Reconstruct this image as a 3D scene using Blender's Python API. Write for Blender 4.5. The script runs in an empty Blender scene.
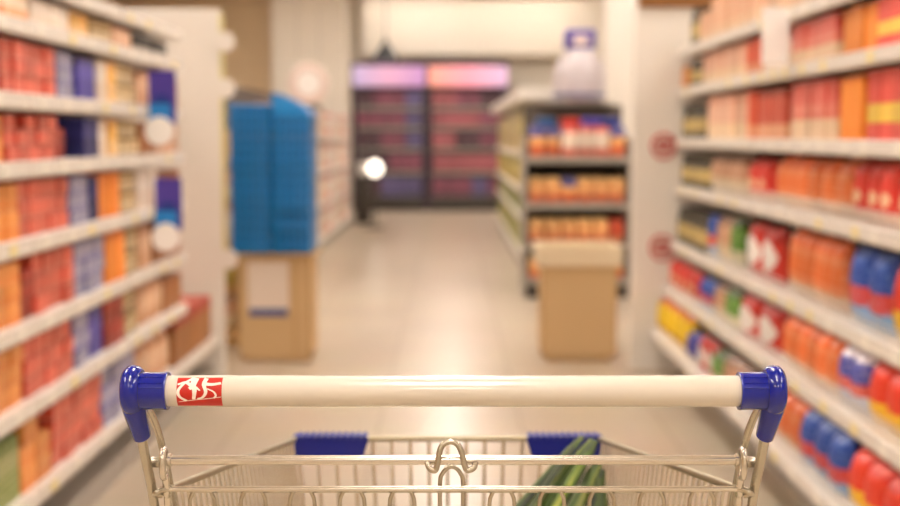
import bpy, bmesh, math, random
from mathutils import Vector, Matrix
random.seed(7)
C = bpy.context.scene.collection
PI = math.pi
CAMZ, F, PITCH = 1.22, 1250.0, math.atan(118/1250)

def at(px, py, Y):
    """a point of the aisle Y metres ahead, read off the photograph"""
    u, v = (px-450)/F, (253-py)/F
    c, s = math.cos(PITCH), math.sin(PITCH)
    d = Vector((u, c+v*s, v*c-s))
    k = Y/d.y
    return Vector((d.x*k, Y, CAMZ+d.z*k))

def lin(h):
    if isinstance(h, str):
        h = h.lstrip('#'); c = [int(h[i:i+2], 16)/255 for i in (0, 2, 4)]
    else: c = h
    return tuple(((x+0.055)/1.055)**2.4 if x > .04045 else x/12.92 for x in c)+(1.0,)

# ------------------------------------------------------------------ materials
def new_mat(name):
    m = bpy.data.materials.new(name); m.use_nodes = True
    nt = m.node_tree
    return m, nt, nt.nodes['Principled BSDF']

def plain(name, col, rough=.5, metal=0, bump=0, scale=60, coat=0, var=.06):
    m, nt, b = new_mat(name)
    n = nt.nodes.new('ShaderNodeTexNoise'); n.inputs['Scale'].default_value = scale
    tc = nt.nodes.new('ShaderNodeTexCoord'); nt.links.new(tc.outputs['Object'], n.inputs['Vector'])
    mx = nt.nodes.new('ShaderNodeMix'); mx.data_type = 'RGBA'
    c = lin(col); d = tuple(x*(1-var) for x in c[:3])+(1,)
    mx.inputs['A'].default_value = c; mx.inputs['B'].default_value = d
    nt.links.new(n.outputs['Fac'], mx.inputs['Factor'])
    nt.links.new(mx.outputs['Result'], b.inputs['Base Color'])
    b.inputs['Roughness'].default_value = rough; b.inputs['Metallic'].default_value = metal
    b.inputs['Coat Weight'].default_value = coat
    if bump:
        bp = nt.nodes.new('ShaderNodeBump'); bp.inputs['Strength'].default_value = bump; bp.inputs['Distance'].default_value = .002
        nt.links.new(n.outputs['Fac'], bp.inputs['Height']); nt.links.new(bp.outputs['Normal'], b.inputs['Normal'])
    return m

def pack(name, bands, accent='#f4ead8', mix=.35, emblem=None, rough=.45, grid=(7, 9), emb=(.5, .55, .3, .2)):
    """printed packaging: horizontal bands from bottom to top, lines of small print, an oval emblem"""
    m, nt, b = new_mat(name)
    L = nt.links.new
    tc = nt.nodes.new('ShaderNodeTexCoord')
    sp = nt.nodes.new('ShaderNodeSeparateXYZ'); L(tc.outputs['Generated'], sp.inputs[0])
    rp = nt.nodes.new('ShaderNodeValToRGB'); rp.color_ramp.interpolation = 'CONSTANT'
    els = rp.color_ramp.elements
    for i, (p, c) in enumerate(bands):
        e = els[i] if i < 2 else els.new(p)
        e.position = p; e.color = lin(c)
    if len(bands) == 1: els.remove(els[1])
    L(sp.outputs['Z'], rp.inputs[0])
    cb = nt.nodes.new('ShaderNodeCombineXYZ'); L(sp.outputs['X'], cb.inputs['X']); L(sp.outputs['Z'], cb.inputs['Y'])
    br = nt.nodes.new('ShaderNodeTexBrick')
    br.inputs['Color1'].default_value = (1, 1, 1, 1); br.inputs['Color2'].default_value = (0, 0, 0, 1); br.inputs['Mortar'].default_value = (0, 0, 0, 1)
    br.inputs['Scale'].default_value = 1; br.inputs['Brick Width'].default_value = 1/grid[0]; br.inputs['Row Height'].default_value = 1/grid[1]
    br.inputs['Mortar Size'].default_value = .025; br.inputs['Bias'].default_value = -.1
    L(cb.outputs[0], br.inputs['Vector'])
    fm = nt.nodes.new('ShaderNodeMath'); fm.operation = 'MULTIPLY'; fm.inputs[1].default_value = mix; L(br.outputs['Color'], fm.inputs[0])
    mx = nt.nodes.new('ShaderNodeMix'); mx.data_type = 'RGBA'; mx.inputs['B'].default_value = lin(accent)
    L(fm.outputs[0], mx.inputs['Factor']); L(rp.outputs['Color'], mx.inputs['A'])
    out = mx.outputs['Result']
    if emblem:
        sb = nt.nodes.new('ShaderNodeVectorMath'); sb.operation = 'SUBTRACT'; sb.inputs[1].default_value = (emb[0], emb[1], 0); L(cb.outputs[0], sb.inputs[0])
        dv = nt.nodes.new('ShaderNodeVectorMath'); dv.operation = 'DIVIDE'; dv.inputs[1].default_value = (emb[2], emb[3], 1); L(sb.outputs[0], dv.inputs[0])
        ln = nt.nodes.new('ShaderNodeVectorMath'); ln.operation = 'LENGTH'; L(dv.outputs[0], ln.inputs[0])
        lt = nt.nodes.new('ShaderNodeMath'); lt.operation = 'LESS_THAN'; lt.inputs[1].default_value = 1; L(ln.outputs['Value'], lt.inputs[0])
        m2 = nt.nodes.new('ShaderNodeMix'); m2.data_type = 'RGBA'; m2.inputs['B'].default_value = lin(emblem)
        L(lt.outputs[0], m2.inputs['Factor']); L(out, m2.inputs['A']); out = m2.outputs['Result']
    oi = nt.nodes.new('ShaderNodeObjectInfo')
    mr = nt.nodes.new('ShaderNodeMapRange'); mr.inputs['To Min'].default_value = .74; mr.inputs['To Max'].default_value = 1.06; L(oi.outputs['Random'], mr.inputs['Value'])
    hs = nt.nodes.new('ShaderNodeHueSaturation'); L(mr.outputs[0], hs.inputs['Value']); L(out, hs.inputs['Color'])
    L(hs.outputs[0], b.inputs['Base Color']); b.inputs['Roughness'].default_value = rough
    return m

def glow(name, col, s):
    m, nt, b = new_mat(name)
    b.inputs['Base Color'].default_value = lin(col); b.inputs['Emission Color'].default_value = lin(col); b.inputs['Emission Strength'].default_value = s
    return m

M = dict(
    white=plain('white_enamel', '#ede5da', .38), cream=plain('cream_paint', '#e8decf', .7), tan=plain('tan_paint', '#ceb491', .75),
    ceil=plain('ceiling_white', '#ece2d0', .85), dark=plain('dark_metal', '#3b342e', .5), backp=plain('back_panel_shade_grey', '#5e5349', .7),  # back panel colour darkened to paint shade into the gaps between goods
    chrome=plain('zinc_plated_wire', '#ded6c8', .22, .9, var=.06), steel=plain('dull_steel', '#c4bba9', .26, .9, var=.1),
    handle=plain('cream_plastic', '#dacfbe', .24, coat=.3, var=.02), blue=plain('glossy_blue_plastic', '#01168a', .2, coat=.3, var=.03),
    blue_matte=plain('ribbed_blue_plastic', '#01127a', .45, var=.05),
    red=plain('logo_red', '#c4200f', .35, var=.05), print=plain('logo_white', '#f6e6d8', .4, var=.02),
    board=plain('cardboard_tan', '#cfae80', .75, bump=.05), board_l=plain('board_cream', '#e2cfae', .65), board_e=plain('board_edge', '#c39c69', .75),
    wood=plain('brown_board', '#9c6428', .5, scale=20, var=.3), rubber=plain('grey_rubber', '#57524c', .6),
    black=plain('black_plastic', '#15120f', .4), poster=plain('poster_paper', '#e3d3c4', .5), band=plain('poster_blue_band', '#54608f', .5),
    crate=plain('bright_blue_pack', '#0180c8', .38, var=.12), crate2=plain('deep_blue_pack', '#014f88', .4, var=.12),
    leek=None, rimwire=plain('shaded_zinc_rod', '#a89c82', .42, .8, var=.1), tag=plain('white_card', '#fdfaf6', .5), price=plain('price_label_paper', '#f3e2a6', .55), pricew=plain('price_label_white', '#f6efe2', .55),  # rim rod zinc is darkened so the colour carries its shade
    purple=plain('purple_print', '#4b3aa2', .45), cyan=plain('cyan_print', '#1c86d6', .4), navy=plain('navy_print', '#12308e', .4),
    pinkw=plain('pale_pink_paper', '#ecd6cc', .6), yellow_edge=plain('yellow_edging', '#ded28c', .5),
    teal=plain('dark_fixture', '#43333f', .5), greyrail=plain('grey_rail', '#a89f94', .4),
)
def leek_mat():
    m, nt, b = new_mat('leek_leaf'); L = nt.links.new
    tc = nt.nodes.new('ShaderNodeTexCoord'); mp = nt.nodes.new('ShaderNodeMapping'); mp.inputs['Scale'].default_value = (60, 60, 2.5)
    L(tc.outputs['Object'], mp.inputs['Vector'])
    n = nt.nodes.new('ShaderNodeTexNoise'); n.inputs['Scale'].default_value = 1.5; L(mp.outputs[0], n.inputs['Vector'])
    r = nt.nodes.new('ShaderNodeValToRGB'); e = r.color_ramp.elements
    e[0].position = .35; e[0].color = lin('#27300a'); e[1].position = .66; e[1].color = lin('#868a30')
    k = e.new(.5); k.color = lin('#4a6410')
    L(n.outputs['Fac'], r.inputs[0])
    oi = nt.nodes.new('ShaderNodeObjectInfo'); mr = nt.nodes.new('ShaderNodeMapRange'); mr.inputs['To Min'].default_value = .4; mr.inputs['To Max'].default_value = 1.15; L(oi.outputs['Random'], mr.inputs['Value'])
    hs = nt.nodes.new('ShaderNodeHueSaturation'); L(mr.outputs[0], hs.inputs['Value']); L(r.outputs[0], hs.inputs['Color'])
    L(hs.outputs[0], b.inputs['Base Color']); b.inputs['Roughness'].default_value = .5
    return m
M['leek'] = leek_mat()

def floor_mat():
    m, nt, b = new_mat('polished_beige_tiles'); L = nt.links.new
    tc = nt.nodes.new('ShaderNodeTexCoord')
    br = nt.nodes.new('ShaderNodeTexBrick'); br.offset = 0
    br.inputs['Scale'].default_value = 1; br.inputs['Brick Width'].default_value = .6; br.inputs['Row Height'].default_value = .6
    br.inputs['Mortar Size'].default_value = .004
    br.inputs['Color1'].default_value = lin('#c8b8a1'); br.inputs['Color2'].default_value = lin('#c1b099'); br.inputs['Mortar'].default_value = lin('#a08a70')
    mp = nt.nodes.new('ShaderNodeMapping'); mp.inputs['Location'].default_value = (.3, .1, 0)
    L(tc.outputs['Object'], mp.inputs[0]); L(mp.outputs[0], br.inputs['Vector'])
    n = nt.nodes.new('ShaderNodeTexNoise'); n.inputs['Scale'].default_value = 3; n.inputs['Detail'].default_value = 6; L(tc.outputs['Object'], n.inputs['Vector'])
    mx = nt.nodes.new('ShaderNodeMix'); mx.data_type = 'RGBA'; mx.blend_type = 'MULTIPLY'; mx.inputs['Factor'].default_value = .15
    L(br.outputs['Color'], mx.inputs['A']); L(n.outputs['Color'], mx.inputs['B'])
    L(mx.outputs['Result'], b.inputs['Base Color']); b.inputs['Roughness'].default_value = .28; b.inputs['Specular IOR Level'].default_value = .45
    return m
M['floor'] = floor_mat()

RED, ORG = '#dc4230', '#f08327'
K = dict(
    red=pack('red_print', [(0, '#cf3a28'), (.25, '#de4a36'), (.8, '#c9321f')], '#f0b79c', .55, grid=(4, 5)),
    dred=pack('deep_red_print', [(0, '#8e1f18'), (.5, '#a8261c')], '#c86a50', .4, grid=(4, 5)),
    orange=pack('orange_print', [(0, '#ee8a32'), (.5, '#f29a48')], '#f7cf9c', .4, grid=(5, 7)),
    orange2=pack('vivid_orange_print', [(0, '#f58a22'), (.2, '#f9922c'), (.9, '#ea7a14')], '#fbbc6a', .25),
    bluegrey=pack('blue_grey_print', [(0, '#5a62a8'), (.3, '#8f8fb0'), (.75, '#5b5ea0')], '#d8d0d6', .6, grid=(3, 5)),
    purple=pack('purple_box_print', [(0, '#40349a'), (.5, '#564bb0'), (.85, '#352c86')], '#8a86c4', .35),
    navy=pack('navy_box_print', [(0, '#1f2260'), (.5, '#2e2f78')], '#6c68a0', .3),
    yellow=pack('yellow_box_print', [(0, '#f1c27c'), (.45, '#f2b64c'), (.85, '#eaa640')], '#f6dba8', .4),
    beige=pack('beige_brown_print', [(0, '#8b6a3c'), (.22, '#e6cfa4'), (.55, '#7c5c34'), (.68, '#e3c795'), (.9, '#8b6a3c')], '#f0deba', .4, grid=(3, 8)),
    pale=pack('pale_box_print', [(0, '#ead8c4'), (.5, '#f1e6d8')], '#e6b9a0', .3),
    pinktan=pack('pink_tan_print', [(0, '#dda67c'), (.4, '#e9bd98'), (.8, '#d2936a')], '#f3dcc4', .4),
    brown=pack('brown_carton_print', [(0, '#a86a3a'), (.8, '#9a5c30')], '#bf8452', .25),
    redtop=pack('red_topped_brown_print', [(0, '#a96f3f'), (.76, '#b04030')], '#b87c4a', .2),
    black=pack('black_pack_print', [(0, '#e9dfd2'), (.3, '#1c1612'), (.9, '#2b211a')], '#55483c', .3),
    green=pack('green_pack_print', [(0, '#8a9a4a'), (.5, '#a9ad70'), (.8, '#708a3a')], '#e0dcb0', .5),
    creamorange=pack('cream_orange_print', [(0, '#f0a468'), (.4, '#f4ddc2'), (.8, '#efb98c')], '#fff2e0', .4),
    peach=pack('peach_print', [(0, '#eec49a'), (.3, '#f0b890'), (.85, '#eab083')], '#f7dfc6', .4, grid=(3, 6)),
    beigepink=pack('beige_pink_print', [(0, '#f0cfa6'), (.35, '#eab294'), (.8, '#e29c80')], '#f6dcc0', .4, grid=(3, 7)),
    redorange=pack('red_orange_print', [(0, '#ea9a70'), (.3, '#e0512c'), (.85, '#d8441f')], '#f0a070', .3),
    pinkred=pack('pink_red_print', [(0, '#f2d6ae'), (.34, '#ee7d68'), (.6, '#e85c50'), (.9, '#d83c34')], '#f7c2ac', .4, grid=(3, 7)),
    redyellow=pack('red_yellow_band_print', [(0, '#e4463a'), (.25, '#f4d24a'), (.52, '#e64638'), (.9, '#dd3c30')], '#f4a590', .35, grid=(4, 9)),
    redbrown=pack('red_brown_print', [(0, '#e3a880'), (.3, '#c84c36'), (.85, '#9f3524')], '#e89a7a', .4),
    jar=pack('dark_jar_print', [(0, '#4a4230'), (.2, '#c4a968'), (.58, '#3f3a2c'), (.8, '#26231c')], '#b8a888', .3),
    bagorange=pack('orange_bag_print', [(0, '#e6cdb0'), (.24, '#ea7434'), (.8, '#e4601c')], '#f6c096', .42, grid=(3, 5)),
    bagred=pack('red_bag_print', [(0, '#ecd0b8'), (.2, '#e0362c'), (.85, '#c5261f')], '#f08a70', .4, emblem='#f4c8a0', emb=(.5, .42, .25, .12)),
    bagblue=pack('blue_bag_print', [(0, '#7fb0dd'), (.25, '#d4463c'), (.5, '#1e4aa8'), (.9, '#163c92')], '#9cc0e8', .25),
    bagbwr=pack('blue_white_bag_print', [(0, '#c3cfe2'), (.3, '#dc5a48'), (.5, '#3a48b0'), (.85, '#e9dfe6')], '#f0e4ec', .4),
    bagry=pack('red_yellow_bag_print', [(0, '#f3c630'), (.4, '#e23a26'), (.85, '#cf2c20')], '#f47c50', .35),
    bagwhite=pack('red_white_bag_print', [(0, '#d23224'), (.7, '#b8261c')], '#e05c48', .3, emblem='#f8efe6', emb=(.5, .48, .38, .28)),
    bagyellow=pack('yellow_bag_print', [(0, '#e8b41c'), (.3, '#f7cc1e'), (.88, '#da3a24')], '#fbe060', .3),
    bagbeige=pack('beige_bag_print', [(0, '#dcc6a0'), (.4, '#cf9a78'), (.8, '#8a5a3c')], '#f2e2c8', .45),
    baggreen=pack('green_bag_print', [(0, '#dcd8b0'), (.35, '#5f9a34'), (.8, '#3c5a20')], '#e6e4b8', .35),
    navybag=pack('navy_bag_print', [(0, '#c9b89a'), (.25, '#3a3c9a'), (.85, '#2a2c7c')], '#8c8cc8', .3),
    fr1=pack('maroon_chill_print', [(0, '#6e3446'), (.4, '#8c4a5e'), (.8, '#5c2e42')], '#b88a9c', .4),
    fr2=pack('pink_red_chill_print', [(0, '#94404a'), (.4, '#ae6068'), (.8, '#7a343e')], '#d09c9c', .4),
    fr3=pack('violet_chill_print', [(0, '#4c4474'), (.4, '#6c6090'), (.8, '#3c3862')], '#a098b4', .4),
    fr4=pack('dark_chill_print', [(0, '#3a2c34'), (.4, '#5c3c46'), (.8, '#2c2430')], '#8c6a78', .35),
    fruit=pack('orange_red_tray_print', [(0, '#dc5a3c'), (.35, '#f2a868'), (.8, '#f3c078')], '#f8d8a0', .4),
    fruitp=pack('white_red_tray_print', [(0, '#e8604a'), (.3, '#f3ddc8'), (.8, '#e4584c')], '#fbe9dc', .4),
    fruitb=pack('blue_lid_tray_print', [(0, '#e2653c'), (.4, '#f0b06c'), (.66, '#38408e')], '#f7d49c', .3),
    ylw=pack('yellow_green_print', [(0, '#c0a848'), (.5, '#cfc06a'), (.9, '#a8a24a')], '#e8e0a4', .4),
    grn=pack('deep_green_print', [(0, '#6d8a34'), (.4, '#3e6424'), (.8, '#2f4c1c')], '#b6c26c', .3),
    pinkwh=pack('pink_white_print', [(0, '#e6cfc2'), (.4, '#eedfd6'), (.8, '#dcb6ac')], '#f8f0ea', .4),
)

# ------------------------------------------------------------------ mesh helpers
def build(name, bm, mats, parent=None, smooth=False, label=None):
    bmesh.ops.recalc_face_normals(bm, faces=bm.faces)
    me = bpy.data.meshes.new(name); bm.to_mesh(me); bm.free()
    if not isinstance(mats, (list, tuple)): mats = [mats]
    for m in mats: me.materials.append(m)
    if smooth:
        for p in me.polygons: p.use_smooth = True
        me.set_sharp_from_angle(angle=math.radians(38))
    o = bpy.data.objects.new(name, me); C.objects.link(o)
    if parent: o.parent = parent
    if label: o['label'] = label
    return o
def box(bm, x0, x1, y0, y1, z0, z1, mi=0, bev=0):
    r = bmesh.ops.create_cube(bm, size=1)
    vs = r['verts']
    for v in vs:
        v.co = Vector((x0+(v.co.x+.5)*(x1-x0), y0+(v.co.y+.5)*(y1-y0), z0+(v.co.z+.5)*(z1-z0)))
    fs = list({f for v in vs for f in v.link_faces})
    for f in fs: f.material_index = mi
    if bev:
        es = list({e for f in fs for e in f.edges})
        bmesh.ops.bevel(bm, geom=es, offset=bev, segments=2, affect='EDGES', profile=.5)
def catmull(pts, n=6):
    P = [Vector(p) for p in pts]
    if len(P) < 3: return P
    Q = [2*P[0]-P[1]]+P+[2*P[-1]-P[-2]]; out = []
    for i in range(1, len(Q)-2):
        for k in range(n):
            t = k/n
            out.append(.5*((2*Q[i])+(-Q[i-1]+Q[i+1])*t+(2*Q[i-1]-5*Q[i]+4*Q[i+1]-Q[i+2])*t*t+(-Q[i-1]+3*Q[i]-3*Q[i+1]+Q[i+2])*t**3))
    out.append(P[-1]); return out
def tube(bm, pts, r, seg=10, closed=False, mi=0, sq=1.0):
    """sweep a circle along pts; r a number or a list"""
    P = [Vector(p) for p in pts]; n = len(P)
    R = r if isinstance(r, (list, tuple)) else [r]*n
    rings = []; up = None
    for i in range(n):
        a = P[(i-1) % n] if closed or i > 0 else P[i]
        b = P[(i+1) % n] if closed or i < n-1 else P[i]
        t = (b-a).normalized()
        if up is None:
            up = Vector((0, 0, 1)) if abs(t.z) < .9 else Vector((0, 1, 0))
        s = t.cross(up).normalized(); up = s.cross(t).normalized()
        rings.append([bm.verts.new(P[i]+R[i]*(math.cos(2*PI*k/seg)*s+sq*math.sin(2*PI*k/seg)*up)) for k in range(seg)])
    m = n if closed else n-1
    for i in range(m):
        A, B = rings[i], rings[(i+1) % n]
        for k in range(seg):
            f = bm.faces.new((A[k], A[(k+1) % seg], B[(k+1) % seg], B[k])); f.material_index = mi
    if not closed:
        for q in (rings[0], rings[-1]):
            f = bm.faces.new(q); f.material_index = mi
def lathe(bm, prof, seg=20, c=(0, 0, 0), axis='z', mi=0):
    rings = []
    for r, h in prof:
        ring = []
        for k in range(seg):
            a = 2*PI*k/seg
            p = (r*math.cos(a), r*math.sin(a), h) if axis == 'z' else ((h, r*math.cos(a), r*math.sin(a)) if axis == 'x' else (r*math.cos(a), h, r*math.sin(a)))
            ring.append(bm.verts.new(Vector(p)+Vector(c)))
        rings.append(ring)
    for A, B in zip(rings, rings[1:]):
        for k in range(seg):
            bm.faces.new((A[k], A[(k+1) % seg], B[(k+1) % seg], B[k])).material_index = mi
    for q in (rings[0], rings[-1]): bm.faces.new(q).material_index = mi
def thing(name, label, cat, loc=(0, 0, 0), group=None, rz=0):
    o = bpy.data.objects.new(name, None); C.objects.link(o); o.location = loc; o.rotation_euler = (0, 0, rz); o.empty_display_size = .1
    o['label'] = label; o['category'] = cat
    if group: o['group'] = group
    return o
def tag(o, label, cat, group=None):
    o['label'] = label; o['category'] = cat
    if group: o['group'] = group
    return o
def struct(name, bm, m):
    o = build(name, bm, m); o['kind'] = 'structure'; return o

# ------------------------------------------------------------------ the room
XL, XR, YN, YF, ZC = -4.6, 4.6, -5.0, 21.6, 3.5
b = bmesh.new(); box(b, XL-.1, XR+.1, YN-.1, YF+.1, -.1, 0); struct('floor', b, M['floor'])
b = bmesh.new(); box(b, XL-.1, XR+.1, YN-.1, YF+.1, ZC, ZC+.1); struct('ceiling', b, M['ceil'])
b = bmesh.new(); box(b, XL-.1, XL, YN, YF, 0, ZC); struct('wall_left', b, M['tan'])
b = bmesh.new(); box(b, XR, XR+.1, YN, YF, 0, ZC); struct('wall_right', b, M['cream'])
b = bmesh.new(); box(b, XL, XR, YF, YF+.1, 0, ZC); struct('wall_far', b, M['cream'])
b = bmesh.new(); box(b, XL, XR, YN-.1, YN, 0, ZC); struct('wall_behind', b, M['cream'])
b = bmesh.new(); box(b, XL, -2.46, 17.6, 17.75, 0, ZC); struct('wall_side_tan', b, M['tan'])
b = bmesh.new(); box(b, -2.46, -1.45, 17.4, 17.9, 0, ZC, bev=.01); struct('pillar_cream', b, M['cream'])
b = bmesh.new(); box(b, 1.55, 1.95, 12.4, 12.8, 0, ZC, bev=.01); struct('pillar_white', b, M['white'])
b = bmesh.new(); box(b, -1.45, XR, 21.1, YF, 2.55, ZC); struct('bulkhead', b, M['cream'])
# ceiling lights
lamp_mat = glow('lamp_diffuser', '#fff7f0', 14.8)
def ceiling_light(x, y, lab):
    t = thing('ceiling_light', lab, 'ceiling light', (x, y, ZC), 'fluorescent ceiling lights over the aisle')
    b = bmesh.new()
    for (x0, x1, y0, y1) in ((-.2, -.17, -.75, .75), (.17, .2, -.75, .75), (-.17, .17, -.75, -.72), (-.17, .17, .72, .75)): box(b, x0, x1, y0, y1, -.07, 0)
    build('frame', b, M['white'], t)
    b = bmesh.new(); box(b, -.169, .169, -.719, .719, -.055, -.01); build('diffuser', b, lamp_mat, t)
ordn = ['first', 'second', 'third', 'fourth', 'fifth', 'sixth', 'seventh', 'eighth', 'ninth', 'tenth', 'eleventh', 'twelfth', 'thirteenth', 'fourteenth', 'fifteenth', 'sixteenth']
for ci, x in enumerate((-2.3, 0, 2.3)):
    for ri, y in enumerate((-3, 0, 3, 6, 9, 12, 15, 18.6)):
        ceiling_light(x, y, f"long recessed ceiling light, {ordn[ri]} from the entrance in the {('row over the crate side','middle row','row over the snack side')[ci]}")

for i, x in enumerate((-.6, 1.4)):
    t = thing('wall_washer_lamp', f"long lamp under the ceiling washing the far wall, {('beside the pillar','away from the pillar')[i]}", 'lamp', (x, 20.5, ZC), 'lamps washing the far wall')
    b = bmesh.new(); box(b, -.9, .9, -.05, .05, -.03, 0, bev=.003); box(b, -.9, .9, -.06, -.05, -.09, 0); build('housing', b, M['white'], t)
    b = bmesh.new(); box(b, -.88, .88, -.03, .03, -.075, -.031, bev=.01); build('tube', b, glow('washer_light', '#fff6ee', 10.5), t)
# ------------------------------------------------------------------ goods
def m_carton(w, h, d, mat, name):
    b = bmesh.new(); box(b, -w/2, w/2, 0, d, 0, h, bev=min(.003, w*.03))
    # the glued top flap line and a folded seam
    box(b, -w/2+.004, w/2-.004, d*.48, d*.52, h-.0002, h+.0006)
    return build(name, b, mat)
def m_bag(w, h, d, mat, name):
    b = bmesh.new(); nx, nz = 10, 12; rows = {}
    for s in (-1, 1):
        for i in range(nx+1):
            for j in range(nz+1):
                u, v = i/nx*2-1, j/nz*2-1
                if s == 1 and (i in (0, nx) or j in (0, nz)): rows[(s, i, j)] = rows[(-1, i, j)]; continue
                bul = max(0, 1-abs(u)**3.2)*max(0, 1-abs(v)**4)
                wr = .004*math.sin(9*u+5*v)*bul
                neck = 1-.1*(1-abs(v)**2) if abs(v) > .0 else .9
                zz = (v+1)/2*h
                if j in (0, nz): zz += (.003 if i % 2 else -.000)*(1 if j == nz else 0)
                rows[(s, i, j)] = b.verts.new((u*w/2*neck*(1 if abs(v) > .84 else 1), d/2+s*d/2*(bul**.6)*.98+wr*0+s*wr, zz))
    for s in (-1, 1):
        for i in range(nx):
            for j in range(nz):
                q = [rows[(s, i, j)], rows[(s, i+1, j)], rows[(s, i+1, j+1)], rows[(s, i, j+1)]]
                try: b.faces.new(q)
                except ValueError: pass
    return build(name, b, mat, smooth=True)
def m_jar(w, h, d, mat, name):
    r = w/2; b = bmesh.new()
    lathe(b, [(r*.9, 0), (r, h*.03), (r, h*.7), (r*.8, h*.8), (r*.78, h*.83), (r*.86, h*.84), (r*.86, h*.985), (r*.8, h)], 18, (0, r, 0))
    return build(name, b, mat, smooth=True)
def m_can(w, h, d, mat, name):
    r = w/2; b = bmesh.new()
    lathe(b, [(r*.94, 0), (r, h*.02), (r*.97, h*.05), (r*.97, h*.95), (r, h*.98), (r*.93, h*.985), (r*.9, h*.96)], 18, (0, r, 0))
    return build(name, b, mat, smooth=True)
def m_round(w, h, d, mat, name):
    # soft shrink-wrapped pack with rounded shoulders
    b = bmesh.new(); box(b, -w/2, w/2, 0, d, 0, h, bev=min(w, h)*.22)
    return build(name, b, mat, smooth=True)
MK = dict(carton=m_carton, snack_bag=m_bag, jar=m_jar, tin_can=m_can, wrapped_pack=m_round)
CAT = dict(carton='box', snack_bag='snack bag', jar='jar', tin_can='can', wrapped_pack='packet')
cache = {}
def product(kind, w, h, d, mk, name=None):
    name = name or kind
    key = (name, kind, round(w, 3), round(h, 3), round(d, 3), mk)
    if key in cache:
        o = cache[key].copy(); C.objects.link(o); return o
    o = MK[kind](w, h, d, K[mk], name); cache[key] = o; return o
DESC = dict(red='red printed', dred='dark red', orange='pale orange', orange2='plain vivid orange', bluegrey='blue-grey', purple='purple', navy='navy blue', yellow='yellow', beige='brown and beige striped',
    pale='off-white', pinktan='pink-tan', brown='brown', redtop='red-topped brown', black='black', green='green', creamorange='cream and orange', peach='peach', beigepink='beige-pink',
    redorange='red-orange', pinkred='pink-red', redyellow='yellow-banded red', redbrown='brownish red', jar='yellow-labelled dark', bagorange='orange', bagred='red', bagblue='blue and red',
    bagbwr='blue and white', bagry='red and yellow', bagwhite='white-spotted red', bagyellow='yellow', navybag='navy blue', bagbeige='beige', baggreen='green')
def row(side, X, zs, y0, y1, kind, mk, uw, h, layers, d, shelf_word, block_word=''):
    """a block of one product on one shelf, every item its own object"""
    n = max(1, round((y1-y0)/uw)); st = (y1-y0)/n; w = st*.955
    if kind == 'snack_bag': w = st*.94
    lh = h/layers
    for i in range(n):
        for l in range(layers):
            if (kind == 'carton' and layers > 2 and l == layers-1 and random.random() < .12): continue
            o = product(kind, w, lh*.985, d, mk, 'tall_box' if side > 0 and kind == 'carton' else None)
            y = y0+(i+.5)*st; rec = .022+random.random()*.012
            # the goods' own front looks along -Y; turn it to the aisle
            o.location = (side*(X+rec), y, zs+l*lh+.0005)
            o.rotation_euler = (0, 0, -side*PI/2+random.uniform(-.02, .02)*(0 if kind == 'carton' else (1 if kind != 'snack_bag' else 2.2)))
            k = n-1-i
            pos = ordn[k] if k < 16 else 'last'
            ly = '' if layers == 1 else (' layer '+('one', 'two', 'three', 'four')[l]+',')
            tag(o, f"{DESC[mk]} {kind.split('_')[-1]},{ly} {pos} from block's deep end, {shelf_word} shelf, {'box' if side < 0 else 'snack'} side", CAT[kind],
                f"{DESC[mk]} {kind.replace('_',' ')}s on the {shelf_word} shelf of the {'crate' if side < 0 else 'snack'} side{block_word}")

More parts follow.
